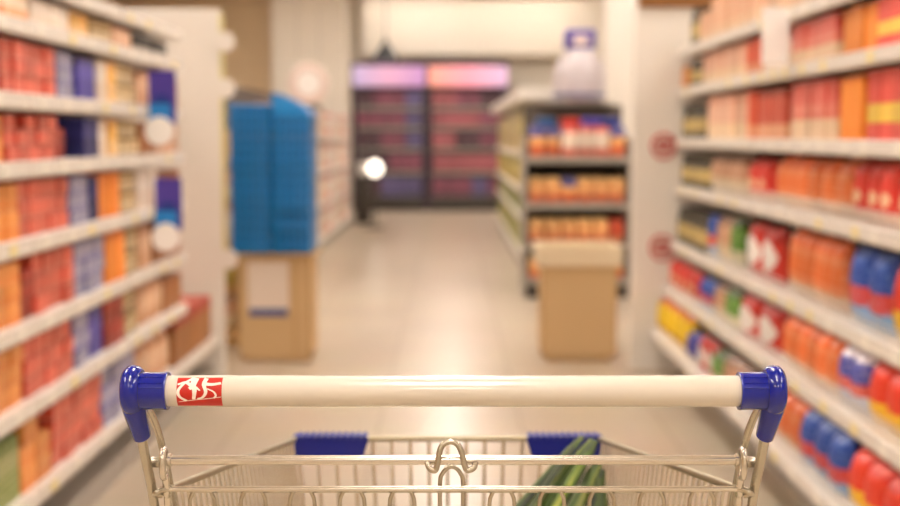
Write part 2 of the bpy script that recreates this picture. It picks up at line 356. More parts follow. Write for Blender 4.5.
XS = 1.15      # aisle half width to the shelf fronts
LH = [1.64, 1.51, 1.31, 1.126, .916, .688, .467, .208]
RH = [1.628, 1.433, 1.183, .945, .656, .43, .205]
RDX = {4: -.02, 5: -.06, 6: -.12}     # the lower shelves of the snack side are deeper
def shelving(side, y0, y1, heights, top, label, guards=(), rail_h=.046, tags_col=('price',)):
    t = thing('shelving_unit', label, 'shelving', (side*XS, (y0+y1)/2, 0), 'white shelving bays along the aisle')
    hw = (y1-y0)/2; s = side
    def bx(b, x0, x1, a0, a1, z0, z1, mi=0, bev=0): box(b, min(s*x0, s*x1), max(s*x0, s*x1), a0, a1, z0, z1, mi, bev)
    b = bmesh.new(); bx(b, .42, .45, -hw+.002, hw-.002, .06, top); build('back_panel', b, M['backp'], t)
    b = bmesh.new(); bx(b, .03, .41, -hw+.003, hw-.003, 0, .075); build('plinth', b, M['greyrail'], t)
    for a in (-hw, hw-.03):
        b = bmesh.new(); bx(b, .39, .42, a+.002, a+.028, .0, top)
        for k in range(int(top/.1)): bx(b, .387, .39, a+.009, a+.019, .06+k*.1, .1+k*.1)
        build('upright', b, M['white'], t)
    for i, z in enumerate(heights):
        dx = RDX.get(i, 0) if side > 0 else 0
        b = bmesh.new(); bx(b, dx+.012, .39, -hw+.003, hw-.003, z-.006, z+.0215)
        for a in (-hw+.012, hw-.018): bx(b, .05, .39, a, a+.004, z-.022, z-.006)
        sh = build('shelf', b, M['white'], t)
        b = bmesh.new(); bx(b, dx, dx+.012, -hw+.003, hw-.003, z-.023, z+.023, bev=.004); build('price_rail', b, M['white'], sh)
        b = bmesh.new(); bx(b, dx-.0015, dx, -hw+.01, hw-.01, z-.0145, z-.0125); bx(b, dx-.0015, dx, -hw+.01, hw-.01, z+.0125, z+.0145); build('rail_groove', b, M['greyrail'], sh)
        rs = random.Random(i*7+int(y0*10)+side)
        a = -hw+.08
        while a < hw-.1:
            b = bmesh.new(); bx(b, dx-.0035, dx-.0015, a, a+.052, z-.0155, z+.0155)
            lb = build('price_label', b, M['price'] if rs.random() < .35 else M['pricew'], sh)
            a += rs.uniform(.15, .32)
        if i in guards:
            b = bmesh.new()
            for zz in (.03, .048, .066): tube(b, [(s*(dx+.016), -hw+.01, z+zz), (s*(dx+.016), hw-.01, z+zz)], .0016, 6)
            k = -hw+.02
            while k < hw: tube(b, [(s*(dx+.016), k, z+.02), (s*(dx+.016), k, z+.066)], .0014, 5); k += .05
            build('wire_guard', b, M['white'], sh)
    return t
shelving(-1, 2.44, 3.44, LH[1:], 1.85, 'white shelving bay holding orange packs and red cartons, furthest from the blue crates')
shelving(-1, 3.445, 4.445, LH, 1.85, 'white shelving bay with purple, orange and striped packs between its two neighbour bays')
shelving(-1, 4.45, 5.44, LH, 1.85, 'white shelving bay with two hanging cards, next to the plain end panel')
shelving(-1, 5.445, 6.2, LH[-1:], .26, 'low white shelf base carrying a red-topped brown carton beside the end panel')
shelving(1, 2.77, 3.775, RH, 2.05, 'white shelving bay of yellow-banded red boxes and red bags, furthest from the logo panel', guards=(3, 4, 5, 6))
shelving(1, 3.78, 4.775, RH, 2.05, 'white shelving bay with orange snack bags and a blank white hanging card', guards=(3, 4, 5, 6))
shelving(1, 4.78, 5.575, RH, 1.86, 'white shelving bay with beige-pink cartons and white-spotted red bags', guards=(3, 4, 5))
shelving(1, 5.58, 6.40, RH, 1.86, 'white shelving bay of dark jars standing against the white logo panel')

SW = ['top', 'second', 'third', 'fourth', 'fifth', 'sixth', 'seventh', 'eighth']
def fill(side, H, ri, items):
    z = H[ri]+.0215; up = (H[ri-1]-.026) if ri > 0 else H[ri]+.25
    avail = up-z
    for it in items:
        y0, y1, kind, mk, uw, fr, layers = it[:7]
        dx = RDX.get(ri, 0) if side > 0 else 0
        k_ = (XS+dx+.03)/XS if not (dx and ri > 4) else 1.0
        y0, y1 = y0*k_, y1*k_
        lim = (6.17 if ri == 7 else 5.43) if side < 0 else 6.39
        if y0 > lim-.07: continue
        y1 = min(y1, lim)
        d = it[7] if len(it) > 7 else .16
        if kind in ('jar', 'tin_can'): d = uw
        h = avail*fr
        # never let a block straddle a bay joint badly: goods sit on continuous shelves
        row(side, XS+dx, z, y0, y1, kind, mk, uw, h, layers, d, SW[ri])
c_, s_, j_, t_, w_ = 'carton', 'snack_bag', 'jar', 'tin_can', 'wrapped_pack'
fill(-1, LH, 1, [(2.95, 3.43, c_, 'creamorange', .1, .9, 1), (3.46, 3.82, c_, 'pale', .1, .88, 1), (3.83, 4.03, c_, 'ylw' if 0 else 'yellow', .1, .9, 1), (4.12, 4.3, t_, 'beige', .09, .9, 1), (4.31, 4.56, c_, 'pinktan', .085, .85, 1), (4.6, 5.15, w_, 'black', .09, .85, 1)])
fill(-1, LH, 2, [(2.85, 3.2, c_, 'dred', .085, .93, 3), (3.23, 3.66, c_, 'red', .085, .95, 3), (3.69, 3.85, c_, 'bluegrey', .08, .92, 3), (3.89, 4.08, c_, 'purple', .095, .9, 1), (4.1, 4.2, c_, 'pale', .1, .9, 1), (4.21, 4.32, c_, 'yellow', .11, .93, 1), (4.33, 4.62, t_, 'beige', .073, .93, 2), (4.64, 4.78, c_, 'pinktan', .07, .85, 1), (5.0, 5.42, c_, 'brown', .14, .85, 1)])
fill(-1, LH, 3, [(2.85, 3.23, c_, 'orange', .09, .93, 2), (3.25, 3.66, c_, 'red', .082, .95, 3), (3.665, 3.75, c_, 'dred', .085, .68, 2), (3.93, 4.1, c_, 'navy', .085, .95, 1), (4.12, 4.22, c_, 'pale', .1, .9, 1), (4.23, 4.33, c_, 'yellow', .1, .93, 1), (4.34, 4.65, t_, 'beige', .078, .93, 2), (4.67, 4.9, c_, 'brown', .115, .9, 1), (4.92, 5.42, c_, 'pinktan', .12, .85, 1)])
fill(-1, LH, 4, [(2.85, 3.31, c_, 'orange', .09, .93, 2), (3.32, 3.76, c_, 'red', .088, .95, 3), (3.78, 3.98, c_, 'bluegrey', .1, .95, 3), (3.99, 4.08, c_, 'navy', .09, .9, 1), (4.1, 4.35, c_, 'orange2', .125, .96, 1), (4.36, 4.6, t_, 'beige', .08, .93, 2), (4.62, 4.9, c_, 'pale', .09, .92, 1), (4.95, 5.42, c_, 'brown', .155, .85, 1)])
fill(-1, LH, 5, [(2.85, 3.31, c_, 'orange', .09, .93, 3), (3.32, 3.42, c_, 'dred', .1, .75, 3), (3.425, 3.78, c_, 'red', .088, .95, 3), (3.8, 4.13, c_, 'bluegrey', .11, .95, 3), (4.15, 4.38, c_, 'orange2', .115, .96, 1), (4.4, 4.6, t_, 'beige', .067, .93, 2), (4.62, 4.8, c_, 'pinktan', .09, .9, 1), (4.83, 5.4, c_, 'brown', .285, .88, 1, .25)])
fill(-1, LH, 6, [(2.85, 3.31, c_, 'orange', .09, .93, 3), (3.33, 3.76, c_, 'red', .086, .95, 3), (3.78, 3.95, c_, 'bluegrey', .085, .95, 3), (3.96, 4.1, c_, 'purple', .07, .93, 1), (4.12, 4.35, c_, 'dred', .077, .93, 2), (4.36, 4.56, t_, 'beige', .067, .93, 2), (4.6, 4.95, w_, 'pinktan', .117, .9, 1), (4.98, 5.4, c_, 'brown', .14, .8, 1)])
fill(-1, LH, 7, [(2.85, 3.28, c_, 'green', .14, .85, 1), (3.29, 3.53, c_, 'orange', .12, .93, 3), (3.55, 4.05, c_, 'red', .1, .92, 4), (4.07, 4.5, c_, 'bluegrey', .107, .93, 3), (4.55, 5.1, w_, 'pinktan', .18, .88, 1), (5.14, 5.94, c_, 'redtop', .4, 1.0, 1, .3)])

fill(1, RH, 0, [(3.9, 5.55, c_, 'peach', .1, .78, 1), (5.6, 5.8, c_, 'peach', .1, .6, 1), (5.86, 6.06, j_, 'jar', .1, .8, 1)])
fill(1, RH, 1, [(2.95, 3.4, c_, 'redyellow', .11, .95, 1), (3.42, 3.71, c_, 'orange2', .097, .93, 1), (3.75, 4.27, c_, 'pinkred', .087, .95, 1), (4.3, 4.62, c_, 'pale', .107, .7, 1), (4.65, 4.87, c_, 'redorange', .073, .93, 1), (4.89, 5.7, c_, 'beigepink', .09, .95, 1), (5.85, 6.08, j_, 'jar', .077, .85, 1), (6.12, 6.38, c_, 'orange', .087, .75, 1)])
fill(1, RH, 2, [(2.95, 3.47, c_, 'redyellow', .1, .97, 1), (3.49, 3.7, c_, 'orange2', .1, .93, 1), (3.76, 4.25, c_, 'pinkred', .0817, .95, 1), (4.31, 4.7, c_, 'redbrown', .0975, .9, 1), (4.71, 4.86, c_, 'redorange', .075, .93, 1), (4.87, 5.62, c_, 'beigepink', .0937, .93, 1), (5.72, 6.3, j_, 'jar', .097, .8, 1)])
fill(1, RH, 3, [(2.9, 3.58, s_, 'bagred', .115, .96, 1, .09), (3.6, 3.76, s_, 'bagorange', .15, .95, 1, .09), (3.79, 4.42, s_, 'bagorange', .125, .93, 1, .09), (4.55, 4.87, s_, 'bagred', .15, .85, 1, .09), (4.92, 5.55, s_, 'bagbeige', .125, .88, 1, .08), (5.62, 6.32, j_, 'jar', .1, .85, 1)])
fill(1, RH, 4, [(2.85, 3.26, s_, 'bagry', .137, .9, 1, .09), (3.28, 3.44, s_, 'bagblue', .15, .93, 1, .09), (3.46, 3.64, s_, 'bagblue', .17, .93, 1, .09), (3.68, 4.26, s_, 'bagorange', .1, .93, 1, .09), (4.42, 4.9, s_, 'bagwhite', .24, .85, 1, .1), (4.98, 5.14, s_, 'baggreen', .15, .85, 1, .08), (5.16, 5.45, s_, 'bagbeige', .145, .8, 1, .08), (5.48, 5.58, s_, 'bagblue', .1, .8, 1, .07), (5.62, 6.32, j_, 'jar', .12, .75, 1)])
fill(1, RH, 5, [(2.75, 3.33, s_, 'bagry', .145, .93, 1, .09), (3.35, 3.58, s_, 'bagbwr', .115, .95, 1, .09), (3.6, 4.2, s_, 'bagorange', .1, .95, 1, .09), (4.28, 4.83, s_, 'bagwhite', .27, .9, 1, .1), (4.87, 5.08, s_, 'baggreen', .105, .85, 1, .08), (5.1, 5.3, s_, 'bagbeige', .1, .8, 1, .08), (5.33, 5.6, s_, 'bagblue', .09, .75, 1, .08), (5.65, 6.37, s_, 'bagred', .144, .8, 1, .08)])
fill(1, RH, 6, [(2.72, 3.3, s_, 'bagry', .145, .92, 1, .1), (3.32, 3.74, s_, 'bagblue', .14, .95, 1, .09), (3.76, 4.12, s_, 'bagorange', .12, .93, 1, .09), (4.16, 4.42, s_, 'bagbwr', .13, .8, 1, .09), (4.45, 4.8, s_, 'bagbeige', .117, .82, 1, .09), (4.83, 5.0, s_, 'baggreen', .085, .75, 1, .08), (5.03, 5.3, s_, 'bagwhite', .135, .8, 1, .08), (5.33, 5.55, s_, 'navybag', .11, .7, 1, .08), (5.58, 6.37, s_, 'bagyellow', .158, .95, 1, .1)])

# end panels
t = thing('end_screen', 'tall white end panel with yellow edging closing the red carton shelving', 'panel', (-1.14, 6.28, 0))
b = bmesh.new(); box(b, -.5, 0, -.02, .02, 0, 1.84, bev=.006); build('panel', b, M['white'], t)
b = bmesh.new(); box(b, 0, .012, -.022, .022, .62, 1.82, bev=.003); build('edging', b, M['yellow_edge'], t)
for z in (1.68, 1.45, .6):
    b = bmesh.new(); lathe(b, [(.001, -.031), (.05, -.031), (.05, -.026), (.001, -.026)], 20, (.025, 0, z), axis='y'); build('round_sticker', b, M['white'], t)
t = thing('end_screen', 'tall white end panel with red round logos and a brown top board', 'panel', (.94, 6.46, 0))
b = bmesh.new(); box(b, 0, .7, -.025, .025, 0, 1.865, bev=.006); build('panel', b, M['white'], t)
b = bmesh.new(); box(b, .02, .75, -.05, .05, 1.866, 2.06, bev=.004); build('top_board', b, M['wood'], t, label='brown wooden top board')
for z in (1.163, .640):
    b = bmesh.new(); n = 28
    cx, yy = .155, -.028
    tube(b, [(cx+.058*math.cos(2*PI*k/n), yy, z+.062*math.sin(2*PI*k/n)) for k in range(n)], .007, 8, closed=True, sq=1)
    for a in (-1, 1): tube(b, [(cx-.04, yy, z+.016*a), (cx+.04, yy, z+.022*a)], .006, 8)
    for a in (-.022, .004, .026): tube(b, [(cx+a, yy, z-.03), (cx+a+.006, yy, z+.034)], .0055, 8)
    build('round_logo', b, M['red'], t, label='red ring logo with crossing strokes')

# hanging cards
def talker(label, y, z0, z1, first):
    t = thing('hanging_card', label, 'sign', (-1.149, y, z0), 'hanging shelf cards of the crate side')
    h = z1-z0
    b = bmesh.new(); box(b, 0, .104, -.002, .002, h*.3, h); 
    b.verts.ensure_lookup_table(); build('card', b, M['purple'], t)
    b = bmesh.new(); lathe(b, [(.0005, -.0045), (.036, -.0045), (.036, -.002), (.0005, -.002)], 24, (.05, 0, h*.56), axis='y'); build('blue_patch', b, M['navy'], t)
    b = bmesh.new(); box(b, -.004, .085, -.0062, -.0046, h*.34, h*.56, bev=.0005); build('cyan_patch', b, M['cyan'], t)
    b = bmesh.new(); lathe(b, [(.0005, -.011), (.053, -.011), (.056, -.009), (.056, -.0065), (.0005, -.0065)], 28, (.04, 0, h*.2), axis='y'); build('white_disc', b, M['tag'], t, label='white round disc')
talker('purple and blue hanging card with a white disc, upper of the two', 4.8, 1.178, 1.465, 1)
talker('purple and blue hanging card with a white disc, lower of the two', 4.87, .765, 1.052, 0)
b = bmesh.new(); box(b, 1.055, 1.147, 4.278, 4.282, 1.46, 1.648); 
o = build('hanging_card', b, M['tag']); tag(o, 'blank white card hanging from the shelf edge above the pink-red cartons', 'sign')
bv = o.modifiers.new('rounding', 'BEVEL'); bv.width = .0015; bv.segments = 2

# ------------------------------------------------------------------ floor stands
t = thing('display_stand', 'tan floor stand with a cream tray lid, empty, in front of the fruit display', 'stand', (.695, 6.66, 0))
b = bmesh.new(); box(b, -.195, .195, 0, .38, .03, .52, bev=.004); box(b, -.17, .17, .02, .36, 0, .03); build('body', b, M['board'], t)
for sx in (-.201, .189):
    b = bmesh.new(); box(b, sx, sx+.012, -.004, .03, .03, .52, bev=.002); build('corner_strip', b, M['board_e'], t)
b = bmesh.new(); box(b, -.225, .225, -.02, .4, .521, .535)
for q in ((-.225, .225, -.02, -.008), (-.225, .225, .388, .4), (-.225, -.213, -.008, .388), (.213, .225, -.008, .388)): box(b, *q, .535, .625)
build('tray', b, M['board_l'], t, label='cream tray lid')
t = thing('display_stand', 'tan floor stand with a white poster, carrying the stacks of blue packs', 'stand', (-.94, 6.66, 0))
b = bmesh.new(); box(b, -.19, .19, 0, .38, .02, .575, bev=.004); box(b, -.17, .17, .02, .36, 0, .02); build('body', b, M['board'], t)
b = bmesh.new(); box(b, .1, .112, -.006, 0, .03, .57, bev=.001); box(b, .18, .194, -.006, .02, .02, .575, bev=.002); build('corner_strip', b, M['board_e'], t)
b = bmesh.new(); box(b, -.145, .075, -.005, -.0008, .29, .545, bev=.0015); p = build('poster', b, M['poster'], t)
b = bmesh.new(); box(b, -.138, .068, -.008, -.005, .25, .292, bev=.001); build('blue_band', b, M['band'], p)
# blue packs: two stacks
def blue_pack():
    b = bmesh.new(); w, d, h = .208, .36, .0555
    box(b, -w/2+.002, w/2-.002, .002, d-.002, 0, h, mi=1, bev=.008)
    box(b, -w/2-.003, w/2+.003, -.003, d+.003, h*.66, h*.92, bev=.004)
    for k in range(5): box(b, -w/2+.02+k*.037, -w/2+.033+k*.037, -.003, .004, .008, h*.58, mi=0, bev=.002)
    return build('blue_pack', b, [M['crate'], M['crate2']], smooth=True)
bp = blue_pack(); first = True
b = bmesh.new(); box(b, -1.172, -.722, 6.62, 7.06, .576, .586, bev=.003); o = build('display_board', b, M['board_e']); tag(o, 'thin tan board lying on the poster stand under the blue packs', 'board')
for ci, (x, n) in enumerate(((-1.063, 14), (-.845, 13))):
    for k in range(n):
        o = bp if first else bp.copy()
        if not first: C.objects.link(o)
        first = False
        o.location = (x+random.uniform(-.003, .003), 6.64+random.uniform(-.008, .008), .5865+k*.0568); o.rotation_euler = (0, 0, random.uniform(-.006, .006))
        tag(o, f"bright blue flat pack, {ordn[k]} from the bottom of the {'taller' if ci == 0 else 'shorter'} stack", 'packet', 'blue packs stacked on the poster stand')
b = bmesh.new()
pr = [(-.1, 0), (.1, 0), (.102, .022), (.04, .062), (-.06, .112), (-.1, .12)]
f0 = [b.verts.new((x, 0, z)) for x, z in pr]; f1 = [b.verts.new((x, .34, z)) for x, z in pr]
b.faces.new(f0); b.faces.new(f1)
for k in range(6): b.faces.new((f0[k], f0[(k+1) % 6], f1[(k+1) % 6], f1[k]))
bmesh.ops.bevel(b, geom=b.edges[:], offset=.006, segments=2, affect='EDGES')
o = build('blue_bag', b, M['crate'], smooth=True); o.location = (-.845, 6.645, .5865+13*.0568)
tag(o, 'slumped bright blue bag with a sloping top, lying on the shorter blue stack', 'bag')

# ------------------------------------------------------------------ far left shelving with pink and white goods
def far_row(x0, x1, yf, z, h, mk, uw, label_fn, group, kind='carton', d=.2, layers=1, rz=0, gap=.94, name='chilled_pack'):
    n = max(1, round((x1-x0)/uw)); st = (x1-x0)/n
    for i in range(n):
        for l in range(layers):
            m = mk[i*len(mk)//n] if isinstance(mk, list) else mk
            hh = h/layers
            o = product(kind, st*gap, hh*.98, d, m, name)
            o.location = (x0+(i+.5)*st, yf+random.uniform(0, .01), z+l*hh+.0005)
            tag(o, label_fn(i, l, m), CAT[kind], group)
def side_row(X, side, y0, y1, z, h, mk, uw, label_fn, group, kind='carton', d=.2, name='household_pack'):
    n = max(1, round((y1-y0)/uw)); st = (y1-y0)/n
    for i in range(n):
        m = mk[i % len(mk)] if isinstance(mk, list) else mk
        o = product(kind, st*.95, h, d, m, name)
        o.location = (X+side*.03, y0+(i+.5)*st, z+.0005); o.rotation_euler = (0, 0, -side*PI/2)
        tag(o, label_fn(i, m), CAT[kind], group)
t = thing('shelving_unit', 'far white shelving of pale pink goods running behind the blue packs', 'shelving', (-1.34, 13.6, 0), 'white shelving bays along the aisle')
b = bmesh.new(); box(b, -.45, -.42, -3.6, 3.6, 0, 1.62); build('back_panel', b, M['backp'], t)
b = bmesh.new(); box(b, -.42, -.02, -3.59, 3.59, 0, .1); build('plinth', b, M['greyrail'], t)
FH = [.15, .5, .85, 1.2]
for z in FH:
    b = bmesh.new(); box(b, -.42, 0, -3.59, 3.59, z-.04, z, bev=.004); build('shelf', b, M['white'], t)
for r_, z in enumerate(FH):
    side_row(-1.34, -1, 10.05, 17.15, z, .27, ['pinkwh', 'pinkwh', 'pale', 'pinktan', 'pinkwh', 'fruitp'], .355,
        lambda i, m: f"{'pale pink' if m=='pinkwh' else 'pinkish printed'} carton, {('no '+str(i+1)) if i>15 else ordn[i]} along the far shelving, {('bottom','second','third','top')[r_]} shelf", 'cartons on the far shelving behind the blue packs')
# round pale hanging sign
t = thing('hanging_sign', 'round pale pink sign hanging above the far shelving behind blue packs', 'sign', (-1.3, 11.6, 1.49))
b = bmesh.new(); lathe(b, [(.001, -.03), (.17, -.03), (.185, -.015), (.185, .015), (.17, .03), (.001, .03)], 36, (0, 0, .2), axis='y'); build('disc', b, M['pinkw'], t, smooth=True)
b = bmesh.new(); lathe(b, [(.001, -.034), (.11, -.034), (.11, -.031), (.001, -.031)], 36, (0, 0, .2), axis='y'); build('disc_centre', b, M['tag'], t)
b = bmesh.new(); tube(b, [(-.1, 0, .35), (-.1, 0, ZC-1.49)], .003, 6); tube(b, [(.1, 0, .35), (.1, 0, ZC-1.49)], .003, 6); build('cord', b, M['greyrail'], t)

# narrow end display behind the left end panel
t = thing('end_display', 'narrow olive end display with hanging packs behind the yellow-edged panel', 'display', (-1.29, 7.35, 0))
b = bmesh.new(); box(b, -.2, .2, 0, .03, .08, 1.25, bev=.004); box(b, -.2, .2, -.22, .05, 0, .08, bev=.005); build('back_board', b, M['board_e'], t)
for z in (1.05, .8, .55, .3):
    b = bmesh.new()
    for x in (-.12, 0, .12): tube(b, [(x, 0, z), (x, -.16, z), (x, -.17, z+.015)], .003, 6)
    build('hook', b, M['chrome'], t)
hang = None
for r_, z in enumerate((1.05, .8, .55, .3)):
    for i, x in enumerate((-.12, 0, .12)):
        o = product('snack_bag', .1, .19, .05, ('ylw', 'bagbeige', 'pinkwh')[(i+r_) % 3])
        o.location = (-1.29+x, 7.35-.155, z-.2)
        tag(o, f"small hanging pack, {('top','second','third','bottom')[r_]} row, {('first','second','third')[i]} hook on the olive end display", 'packet', 'packs hanging on the olive end display')

# ------------------------------------------------------------------ fruit-coloured end display (right, middle distance)
EX0, EX1, EY = .57, 1.33, 9.3
t = thing('gondola_display', 'dark end display with tiers of orange and red trays behind the tan stand', 'display', ((EX0+EX1)/2, EY, 0))
hw = (EX1-EX0)/2
b = bmesh.new(); box(b, -hw, hw, .42, .46, 0, 1.45); build('back_panel', b, M['backp'], t)
for sx in (-hw-.02, hw):
    b = bmesh.new(); box(b, sx, sx+.02, .02, .46, 0, 1.2, bev=.003); build('side_panel', b, M['greyrail'], t)
EH = [.14, .40, .707, 1.05]
for z in EH:
    b = bmesh.new(); box(b, -hw, hw, .0, .42, z-.03, z); sh = build('shelf', b, M['dark'], t)
    b = bmesh.new(); box(b, -hw-.01, hw+.01, -.015, 0, z-.035, z+.012, bev=.003); build('shelf_edge', b, M['greyrail'], sh)
b = bmesh.new(); box(b, -hw, hw, .02, .42, 0, .1); build('plinth', b, M['dark'], t)
for r_, z in enumerate(EH):
    mk = [['fruit', 'fruitp', 'fruit', 'fruitb'], ['fruit', 'fruit', 'fruit', 'redorange'], ['fruit', 'fruitb', 'fruit', 'fruit'], ['fruitb', 'fruitp', 'fruitp', 'fruitb']][r_]
    far_row(EX0+.02, EX1-.02, EY+.03, z, (.16, .2, .2, .24)[r_], mk, .12, lambda i, l, m: f"{('orange and red','white and red','blue-lidded orange','red')[['fruit','fruitp','fruitb','redorange'].index(m)]} tub, {ordn[i]} from the aisle on the {('bottom','second','third','top')[r_]} tier of the dark display",
        'tubs on the dark end display', kind='wrapped_pack', d=.2, name='fruit_tub')
for i, (x, m) in enumerate(((.72, 'crate2'), (.9, 'red'), (1.05, 'purple'), (1.2, 'navy'))):
    b = bmesh.new(); box(b, -.07, .07, 0, .14, 0, .06, bev=.014); o = build('small_tub', b, M[m], smooth=True); o.location = (x, EY+.07, 1.2865)
    tag(o, f"{('blue','red','purple','navy')[i]} low tub lying on the top tier's packs of the dark display", 'tub')
# giant promotional bottle on top
b = bmesh.new(); box(b, .68, 1.24, EY+.3, EY+.66, 1.451, 1.475, bev=.004); box(b, .7, 1.22, EY+.462, EY+.6, 0, 1.451); o = build('display_plinth', b, M['greyrail']); tag(o, 'grey plinth behind the tiers holding up the giant white bottle', 'plinth')
t = thing('giant_bottle', 'oversized white display bottle with a purple cap above the dark display', 'display', (1.0, EY+.46, 1.476))
b = bmesh.new(); lathe(b, [(.17, 0), (.195, .02), (.2, .09), (.2, .2), (.18, .29), (.13, .36), (.11, .4)], 30); build('body', b, plain('bottle_plastic', '#c9bec0', .4), t, smooth=True)
b = bmesh.new(); box(b, -.115, .115, -.1, .1, .4, .55, bev=.02); build('cap', b, M['purple'], t, smooth=True)
b = bmesh.new(); box(b, -.06, .06, -.106, -.101, .43, .5, bev=.002); build('cap_label', b, M['pinkw'], t)
b = bmesh.new(); lathe(b, [(.2, .035), (.2055, .04), (.2055, .055), (.2, .06)], 30); build('band', b, M['band'], t)

# its aisle flank: yellow and green goods on white trays running back
t = thing('shelving_unit', 'white shelving with a sloped cream canopy behind the dark display', 'shelving', (.67, 13.5, 0), 'white shelving bays along the aisle')
b = bmesh.new(); box(b, .4, .43, -3.4, 3.4, 0, 1.5); build('back_panel', b, M['cream'], t)
for z in (.16, .5, .74, 1.06):
    b = bmesh.new(); box(b, -.05, .4, -3.4, 3.4, z-.035, z, bev=.004); build('shelf', b, M['white'], t)
b = bmesh.new(); box(b, -.03, .43, -3.39, 3.39, 0, .08); build('plinth', b, M['greyrail'], t)
b = bmesh.new(); box(b, -.12, .43, -3.4, 3.4, 1.5, 1.6, bev=.01); build('canopy', b, M['white'], t)
for r_, (z, h, mk) in enumerate(((.16, .26, ['grn', 'ylw']), (.5, .17, ['grn', 'grn', 'ylw']), (.74, .26, ['ylw']), (1.06, .36, ['ylw', 'ylw', 'pale']))):
    side_row(.62, 1, 10.15, 16.85, z, h, mk, .35, lambda i, m: f"{ {'grn':'dark green','ylw':'yellow','pale':'off-white'}[m]} carton, {ordn[i] if i < 16 else ('seventeenth','eighteenth','last')[i-16]} along the {('bottom','second','third','top')[r_]} shelf under the canopy", 'cartons under the canopy', d=.25, name='canopy_pack')

# ------------------------------------------------------------------ chilled cabinets at the end of the aisle
def cabinet(x0, x1, label, hc, pm, who):
    w = x1-x0; t = thing('chilled_cabinet', label, 'refrigerator', ((x0+x1)/2, 20.2, 0), 'open chilled cabinets against the far wall')
    h = w/2-.01
    b = bmesh.new(); box(b, -h, h, .7, .8, 0, 2.38); box(b, -h, -h+.05, 0, .7, 0, 2.38); box(b, h-.05, h, 0, .7, 0, 2.38); box(b, -h+.05, h-.05, 0, .7, 2.3, 2.38); build('body', b, M['teal'], t)
    b = bmesh.new(); box(b, -h+.05, h-.05, -.02, .6, .0, .22, bev=.01); build('bumper', b, M['dark'], t)
    b = bmesh.new(); box(b, -h+.02, h-.02, -.06, 0, 1.99, 2.32, bev=.008); build('light_header', b, hc, t, label='softly lit header panel')
    Z = [.22, .62, 1.0, 1.34, 1.66]
    for z in Z:
        b = bmesh.new(); box(b, -h+.051, h-.051, .04, .69, z-.02, z); sh = build('shelf', b, M['teal'], t)
        b = bmesh.new(); box(b, -h+.052, h-.052, .03, .04, z-.03, z+.01); build('shelf_edge', b, M['greyrail'], sh)
    for r_, z in enumerate(Z):
        hh = (.345, .32, .285, .265, .28)[r_]
        far_row(x0+.08, x1-.08, 20.26, z, hh, pm[r_], .135, lambda i, l, m: f"{DN[m]} pack, {ordn[i]} along the {('bottom','second','third','fourth','top')[r_]} shelf of the {who} cabinet", f'chilled packs in the {who} cabinet')
DN = dict(fr1='maroon', fr2='pink-red', fr3='violet', fr4='dark')
hl = glow('header_violet', '#c9a8cf', .16); hr = glow('header_pink', '#f0a6b4', .2)
def grad(m, c2):
    nt = m.node_tree; bs = nt.nodes['Principled BSDF']; tc = nt.nodes.new('ShaderNodeTexCoord'); sp = nt.nodes.new('ShaderNodeSeparateXYZ'); rp = nt.nodes.new('ShaderNodeValToRGB')
    nt.links.new(tc.outputs['Generated'], sp.inputs[0]); nt.links.new(sp.outputs['X'], rp.inputs[0])
    rp.color_ramp.elements[0].color = lin(c2[0]); rp.color_ramp.elements[1].color = lin(c2[2]); e = rp.color_ramp.elements.new(.5); e.color = lin(c2[1])
    nt.links.new(rp.outputs[0], bs.inputs['Emission Color']); nt.links.new(rp.outputs[0], bs.inputs['Base Color'])
grad(hl, ('#b9acd6', '#d8a8c8', '#b88cc4')); grad(hr, ('#f0a08c', '#f49cae', '#d8b8dc'))
cabinet(-1.59, -.37, 'open chilled cabinet with a violet lit header and violet packs', hl, [['fr4', 'fr3', 'fr3'], ['fr4', 'fr4', 'fr1', 'fr1'], ['fr4', 'fr1', 'fr3'], ['fr1', 'fr1', 'fr3'], ['fr4', 'fr1', 'fr1', 'fr3']], 'violet-lit')
cabinet(-.37, .95, 'open chilled cabinet with a pink lit header and pink-red packs', hr, [['fr1', 'fr1', 'fr3', 'fr1'], ['fr2', 'fr2'], ['fr2', 'fr4', 'fr1'], ['fr2', 'fr2', 'fr1'], ['fr2', 'fr1', 'fr4']], 'pink-lit')
# black pendant spotlight
px = -.98
t = thing('pendant_lamp', 'black domed pendant lamp hanging in front of the violet-lit cabinet top', 'lamp', (px, 19.2, 2.33))
b = bmesh.new(); lathe(b, [(.19, 0), (.2, .01), (.17, .1), (.1, .2), (.05, .27), (.03, .33)], 26); build('shade', b, M['black'], t, smooth=True)
b = bmesh.new(); tube(b, [(0, 0, .33), (0, 0, ZC-2.33)], .008, 8); build('cord', b, M['black'], t)
# white lit globe lamp on a stand (it mirrors in the floor)
t = thing('globe_lamp', 'lit white globe lamp on a slim stand before the violet-lit cabinet', 'lamp', (-.985, 16.4, 0))
b = bmesh.new(); lathe(b, [(.02, .01)]+[(.1*math.sin(PI*k/12)+.001, .115-.1*math.cos(PI*k/12)) for k in range(1, 12)]+[(.01, .22)], 24, (0, 0, .67)); build('globe', b, glow('globe_light', '#fff2e0', 1.7), t, smooth=True)
b = bmesh.new(); tube(b, [(0, 0, .03), (0, 0, .675)], .015, 10); lathe(b, [(.14, 0), (.14, .015), (.03, .03)], 24); build('stand', b, M['dark'], t, smooth=True)
b = bmesh.new(); box(b, -1.31, -1.1, 17.25, 17.38, 0, .62, bev=.01); box(b, -1.3, -1.11, 17.26, 17.37, .62, .9, mi=1, bev=.04); o = build('waste_bin', b, [M['dark'], M['tag']], smooth=True); tag(o, 'small dark bin with a white lid near the globe lamp', 'bin')

